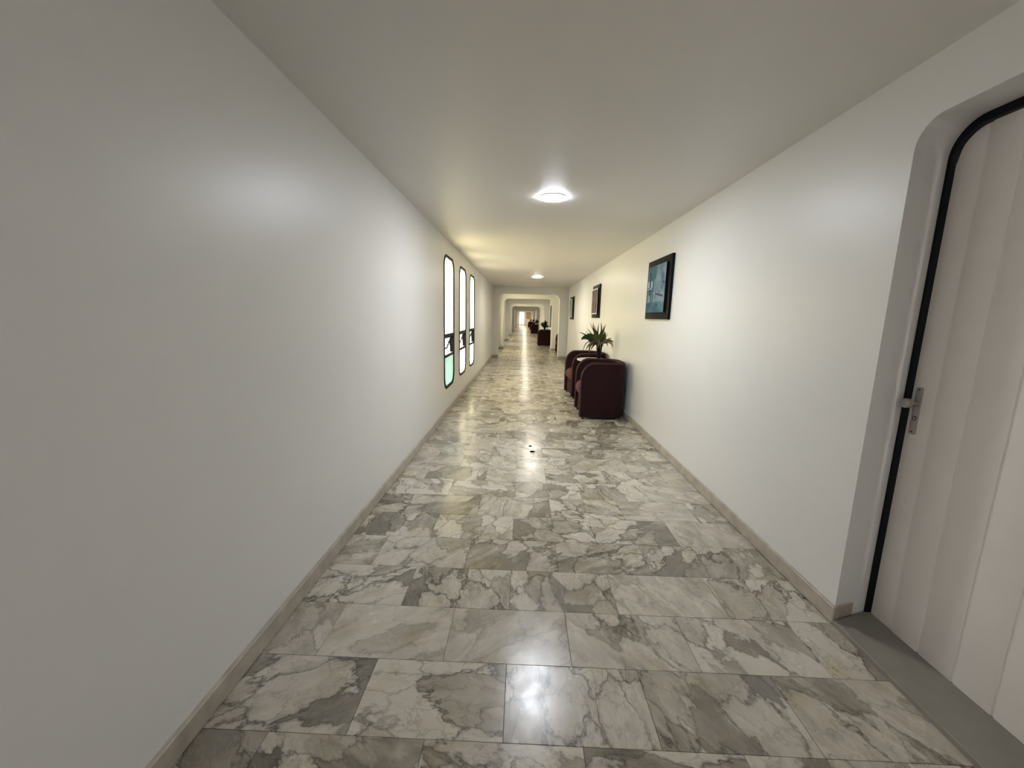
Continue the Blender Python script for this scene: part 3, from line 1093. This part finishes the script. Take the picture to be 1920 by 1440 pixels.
def lerp3(a, b_, t):
    t = max(0, min(1, t))
    return tuple(x + (y - x) * t for x, y in zip(a, b_))


def seg(u, v, a, b_, w):
    p, a, b_ = Vector((u, v)), Vector(a), Vector(b_)
    d = b_ - a
    t = max(0, min(1, (p - a).dot(d) / d.length_squared))
    return (p - a - d * t).length < w


def blue_print(u, v):
    # u: 0 nearest the viewer (right in the picture) ... 1 farthest (left)
    s = 1 - u
    n1 = mn.fractal(Vector((s * 7, v * 1.6, 1.3)), 1.0, 2.0, 5)
    n2 = mn.fractal(Vector((s * 3, v * 5, 7.7)), 1.0, 2.0, 4)
    c = lerp3((0.045, 0.12, 0.17), (0.21, 0.33, 0.38), 0.5 + 0.8 * n1)
    if s > 0.50 + 0.10 * (v - 0.5): c = lerp3(c, (0.36, 0.42, 0.48), 0.7 + n2)
    if v < 0.22 + 0.04 * n1: c = lerp3((0.035, 0.12, 0.19), (0.13, 0.28, 0.35), 0.5 + 0.8 * n2)
    if 0.22 < v < 0.45 and s < 0.5: c = lerp3(c, (0.36, 0.45, 0.46), 0.55 + n1)
    if v > 0.72 and s < 0.5: c = lerp3(c, (0.07, 0.16, 0.22), 0.45 + n1)
    for (x0, x1, y0, y1) in ((0.05, 0.14, 0.55, 0.68), (0.23, 0.31, 0.54, 0.68), (0.04, 0.30, 0.50, 0.53)):
        if x0 < s < x1 and y0 < v < y1: c = (0.66, 0.72, 0.72)
    for (x0, x1, y0, y1) in ((0.14, 0.23, 0.56, 0.86), (0.13, 0.22, 0.38, 0.52), (0.56, 0.66, 0.12, 0.19)):
        if x0 < s < x1 and y0 < v < y1: c = (0.035, 0.09, 0.13)
    if seg(s, v, (0.55, 0.98), (0.50, 0.30), 0.014): c = (0.04, 0.10, 0.15)
    if seg(s, v, (0.60, 0.62), (0.72, 0.42), 0.010): c = (0.16, 0.26, 0.34)
    if seg(s, v, (0.54, 0.395), (0.92, 0.33), 0.016): c = (0.03, 0.07, 0.11)
    if seg(s, v, (0.58, 0.98), (0.46, 0.40), 0.010): c = (0.55, 0.65, 0.70)
    if seg(s, v, (0.86, 0.62), (0.97, 0.60), 0.02): c = (0.05, 0.10, 0.16)
    return (c[0] * 0.62, c[1] * 0.72, c[2] * 0.78)


def rose_print(u, v):
    s = 1 - u
    n1 = mn.fractal(Vector((s * 4, v * 4, 21.3)), 1.0, 2.0, 6)
    n2 = mn.fractal(Vector((s * 9, v * 4, 3.1)), 1.0, 2.0, 5)
    c = lerp3((0.03, 0.022, 0.026), (0.22, 0.18, 0.18), 0.5 + 0.9 * n2)
    return lerp3(c, (0.19, 0.095, 0.10), max(0, 0.1 + 1.5 * n1) * (1 - abs(v - 0.5)))


def grey_print(u, v):
    s = 1 - u
    n1 = mn.fractal(Vector((s * 8, v * 1.5, 11.3)), 1.0, 2.0, 5)
    return lerp3((0.20, 0.23, 0.23), (0.46, 0.50, 0.52), 0.5 + 0.8 * n1)


def portrait_print(u, v):
    n1 = mn.fractal(Vector((u * 5, v * 5, 5.3)), 1.0, 2.0, 5)
    c = lerp3((0.62, 0.50, 0.36), (0.75, 0.66, 0.52), 0.5 + n1)
    if ((u - 0.5) / 0.17) ** 2 + ((v - 0.66) / 0.13) ** 2 < 1: c = (0.30, 0.20, 0.12)
    if abs(u - 0.5) < 0.16 and 0.1 < v < 0.52: c = (0.45, 0.30, 0.20)
    return c


def picture(label, yc, zc, w, h, fn, border, mg=(0.076, 0.071)):
    p = empty('framed_picture', (XR, yc, zc))
    tag(p, label, 'picture', 'pictures on the right wall')
    box_obj('backing_board', (-0.028, -0.0005, -w / 2, w / 2, -h / 2, h / 2), M['board'], p, bevel=0.003, seg=2)
    iw, ih = w - 2 * mg[0], h - 2 * mg[1]
    blk = box_obj('raised_panel', (-0.051, -0.0285, -iw / 2, iw / 2, -ih / 2, ih / 2), M['board'], p, bevel=0.0015, seg=1)
    if border:
        mt = box_obj('mount', (-0.0525, -0.0508, -iw / 2 + 0.001, iw / 2 - 0.001, -ih / 2 + 0.001, ih / 2 - 0.001), M['mat'], p)
    pr = link_mesh('print', paint_mesh('print', iw - 2 * border - 0.004, ih - 2 * border - 0.004, fn), M['print'], p)
    pr.location = (-0.0530 if border else -0.0514, 0, 0)
    return p


picture('blue abstract picture with dark strokes on a black board, nearest on the right wall', 4.4875, 1.68, 0.755, 0.64, blue_print, 0.0)
picture('rose and brown abstract picture with white mount, above the nearest plant', 8.26, 1.685, 0.78, 0.64, rose_print, 0.022)
picture('pale grey picture on a black board, last before the first archway', 12.30, 1.64, 0.80, 0.66, grey_print, 0.022)
picture('tall dark picture seen edge-on beyond the second archway', 21.75, 1.41, 0.80, 1.13, grey_print, 0.02)
ep = empty('framed_picture', (0.80, YE, 1.57))
tag(ep, 'portrait picture in a brown frame on the far end wall', 'picture')
fo = [(-0.30, -0.49), (0.30, -0.49), (0.30, 0.49), (-0.30, 0.49)]
fi = [(-0.20, -0.37), (0.20, -0.37), (0.20, 0.37), (-0.20, 0.37)]
ring_prism('frame', fo, fi, e3, -0.035, -0.001, M['brownframe'], ep)
pr = link_mesh('print', paint_mesh('print', 0.402, 0.742, portrait_print, 24, 40), M['print'], ep)
pr.location = (0, -0.012, 0)
pr.rotation_euler = (0, 0, math.pi / 2)

# ------------------------------------------------------------------ floor plugs
for (x, y, r, lb) in ((0.128, 3.945, 0.026, 'larger black floor plug, nearer of the two on the marble'), (0.110, 4.12, 0.018, 'smaller dark floor plug, farther of the two on the marble')):
    o = lathe_obj('floor_plug', [(r, -0.001), (r, 0.0015), (r * 0.85, 0.003), (r * 0.3, 0.0032)], M['blackhole'], None, 24)
    o.location = (x, y, 0.0005)
    tag(o, lb, 'floor plug', 'floor plugs')
